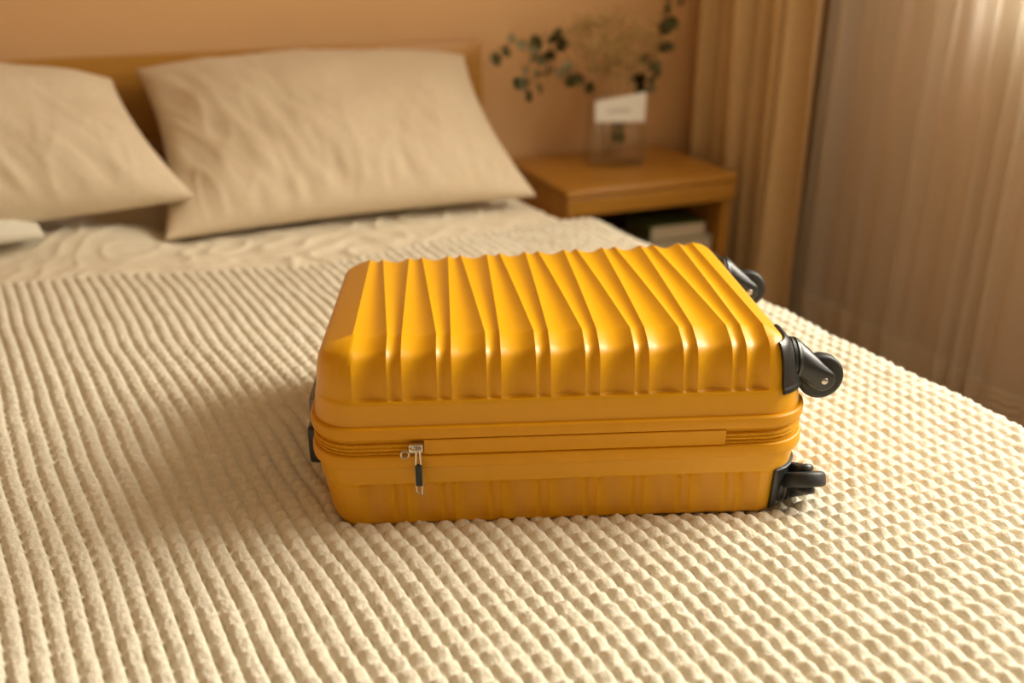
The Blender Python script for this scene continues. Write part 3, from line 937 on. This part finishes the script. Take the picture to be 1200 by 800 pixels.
def make_sprig(tip, lean, label, seed):
    r = random.Random(seed)
    base = Vector((1.355 + r.uniform(-.03, .03), 2.525 + r.uniform(-.012, .012), 0.522))
    t = thing('dried_sprig', label, 'flower', base, 'dried flowers in the vase')
    mid = Vector((1.36 + (tip[0] - 1.36) * 0.45, 2.52, 0.70))
    bm = bmesh.new(); bl = bmesh.new()
    tip = Vector(tip)
    main = smooth_path([Vector((0, 0, 0)), mid - base, (mid + (tip - mid) * 0.5) - base, tip - base], 5)
    tube_path(bm, main, 0.0012, 5)
    for k in range(30):
        f = r.uniform(0.42, 0.97)
        p = Vector(main[int(f * (len(main) - 1))])
        d = Vector((r.gauss(0, 1), r.gauss(0, .8), abs(r.gauss(.9, .5)))).normalized()
        q = p + d * r.uniform(.03, .065)
        cyl_between(bm, p, q, .0005, .0004, 4)
        for j in range(5):
            e = q + Vector((r.gauss(0, 1), r.gauss(0, 1), r.gauss(.3, 1))) * .012
            cyl_between(bm, q, e, .0004, .0003, 3)
            bmesh.ops.create_icosphere(bl, subdivisions=1, radius=r.uniform(.0030, .0052), matrix=Matrix.Translation(e))
    link_bm('stalk', bm, M['bloom_stem'], t)
    tag(link_bm('blooms', bl, M['bloom'], t), 'tiny dry tan blooms', kind='stuff')
for tip, lab, sd in (((1.225, 2.50, .865), 'dried tan flower sprig leaning furthest left in the vase', 31), ((1.265, 2.53, .895), 'dried tan flower sprig second from left in the vase', 32),
                     ((1.315, 2.51, .905), 'dried tan flower sprig standing tallest near the middle of the vase', 33), ((1.375, 2.535, .895), 'dried tan flower sprig right of the middle of the vase', 34),
                     ((1.435, 2.50, .855), 'dried tan flower sprig in front of the upright eucalyptus', 35), ((1.520, 2.52, .880), 'dried tan flower sprig leaning furthest right toward the curtain', 36)):
    make_sprig(tip, 0, lab, sd)

# ------------------------------------------------------------------ curtains
def make_drape():
    t = thing('drape', 'heavy tan curtain hanging in deep folds in the corner behind the nightstand', 'curtain', (1.74, 2.44, 0))
    n = 260
    s = np.linspace(0, 1, n); z = np.linspace(0.015, 2.48, 60)
    S, Z = np.meshgrid(s, z, indexing='xy')
    ph = S * 6.6 * 2 * np.pi + 0.9 * np.sin(S * 9)
    amp = 0.038 + 0.010 * np.sin(S * 17) + 0.004 * np.sin(Z * 3 + S * 10)
    y = 2.685 - 0.52 * S + 0.014 * np.sin(ph * 0.5 + 1)
    x = 1.745 + 0.015 * S + amp * (np.sin(ph) + 0.22 * np.sin(2 * ph + 0.7)) + 0.006 * np.sin(Z * 2.1 + S * 20)
    P = np.stack([x - 1.74, y - 2.44, Z], -1)
    o = big_grid('drape_cloth', P, M['drape'], t)
    md = o.modifiers.new('thickness', 'SOLIDIFY'); md.thickness = 0.003
    bm = box_bm(-0.05, 0.06, -0.29, 0.25, 2.48, 2.50, 0.003)
    link_bm('heading_tape', bm, M['drape'], t)
make_drape()

def make_sheer():
    t = thing('sheer_curtain', 'sheer net curtain with patterned hem hanging before the window wall', 'curtain', (1.83, 1.8, 0))
    n = 520
    s = np.linspace(0, 1, n)
    def surf(z0, z1, nz, dx=0.0):
        z = np.linspace(z0, z1, nz)
        S, Z = np.meshgrid(s, z, indexing='xy')
        y = 2.27 - 1.02 * S - 0.06 * (Z / 2.5) * (1 - S)
        ph = S * 15 * 2 * np.pi + 2.2 * np.sin(S * 11) + 1.1 * np.sin(S * 29)
        amp = 0.022 * (0.65 + 0.5 * np.sin(S * 21 + 0.6)) * (0.75 + 0.25 * Z / 2.5)
        x = 1.835 + amp * np.sin(ph) + 0.008 * np.sin(S * 40 + Z * 1.2) + dx
        return np.stack([x - 1.83, y - 1.8, Z], -1)
    big_grid('net', surf(0.14, 2.48, 50), M['sheer'], t)
    tag(big_grid('hem', surf(0.015, 0.14, 10), M['sheer_hem'], t), 'denser woven hem band')
    # raised wavy cords woven along the hem
    bm = bmesh.new()
    for zc in (0.145, 0.128, 0.108, 0.088, 0.066, 0.045):
        P = surf(zc, zc + 1e-4, 2)[0]
        tube_path(bm, [(p[0] - 0.001, p[1], p[2] + 0.0035 * math.sin(i * 0.9)) for i, p in enumerate(P[::4])], 0.0026, 4)
    tag(link_bm('hem_cords', bm, M['sheer_cord'], t), 'raised wavy cords of the hem', kind='stuff')
    link_bm('heading_tape', box_bm(-0.03, 0.04, -0.58, 0.42, 2.48, 2.50, 0.003), M['sheer_hem'], t)
make_sheer()
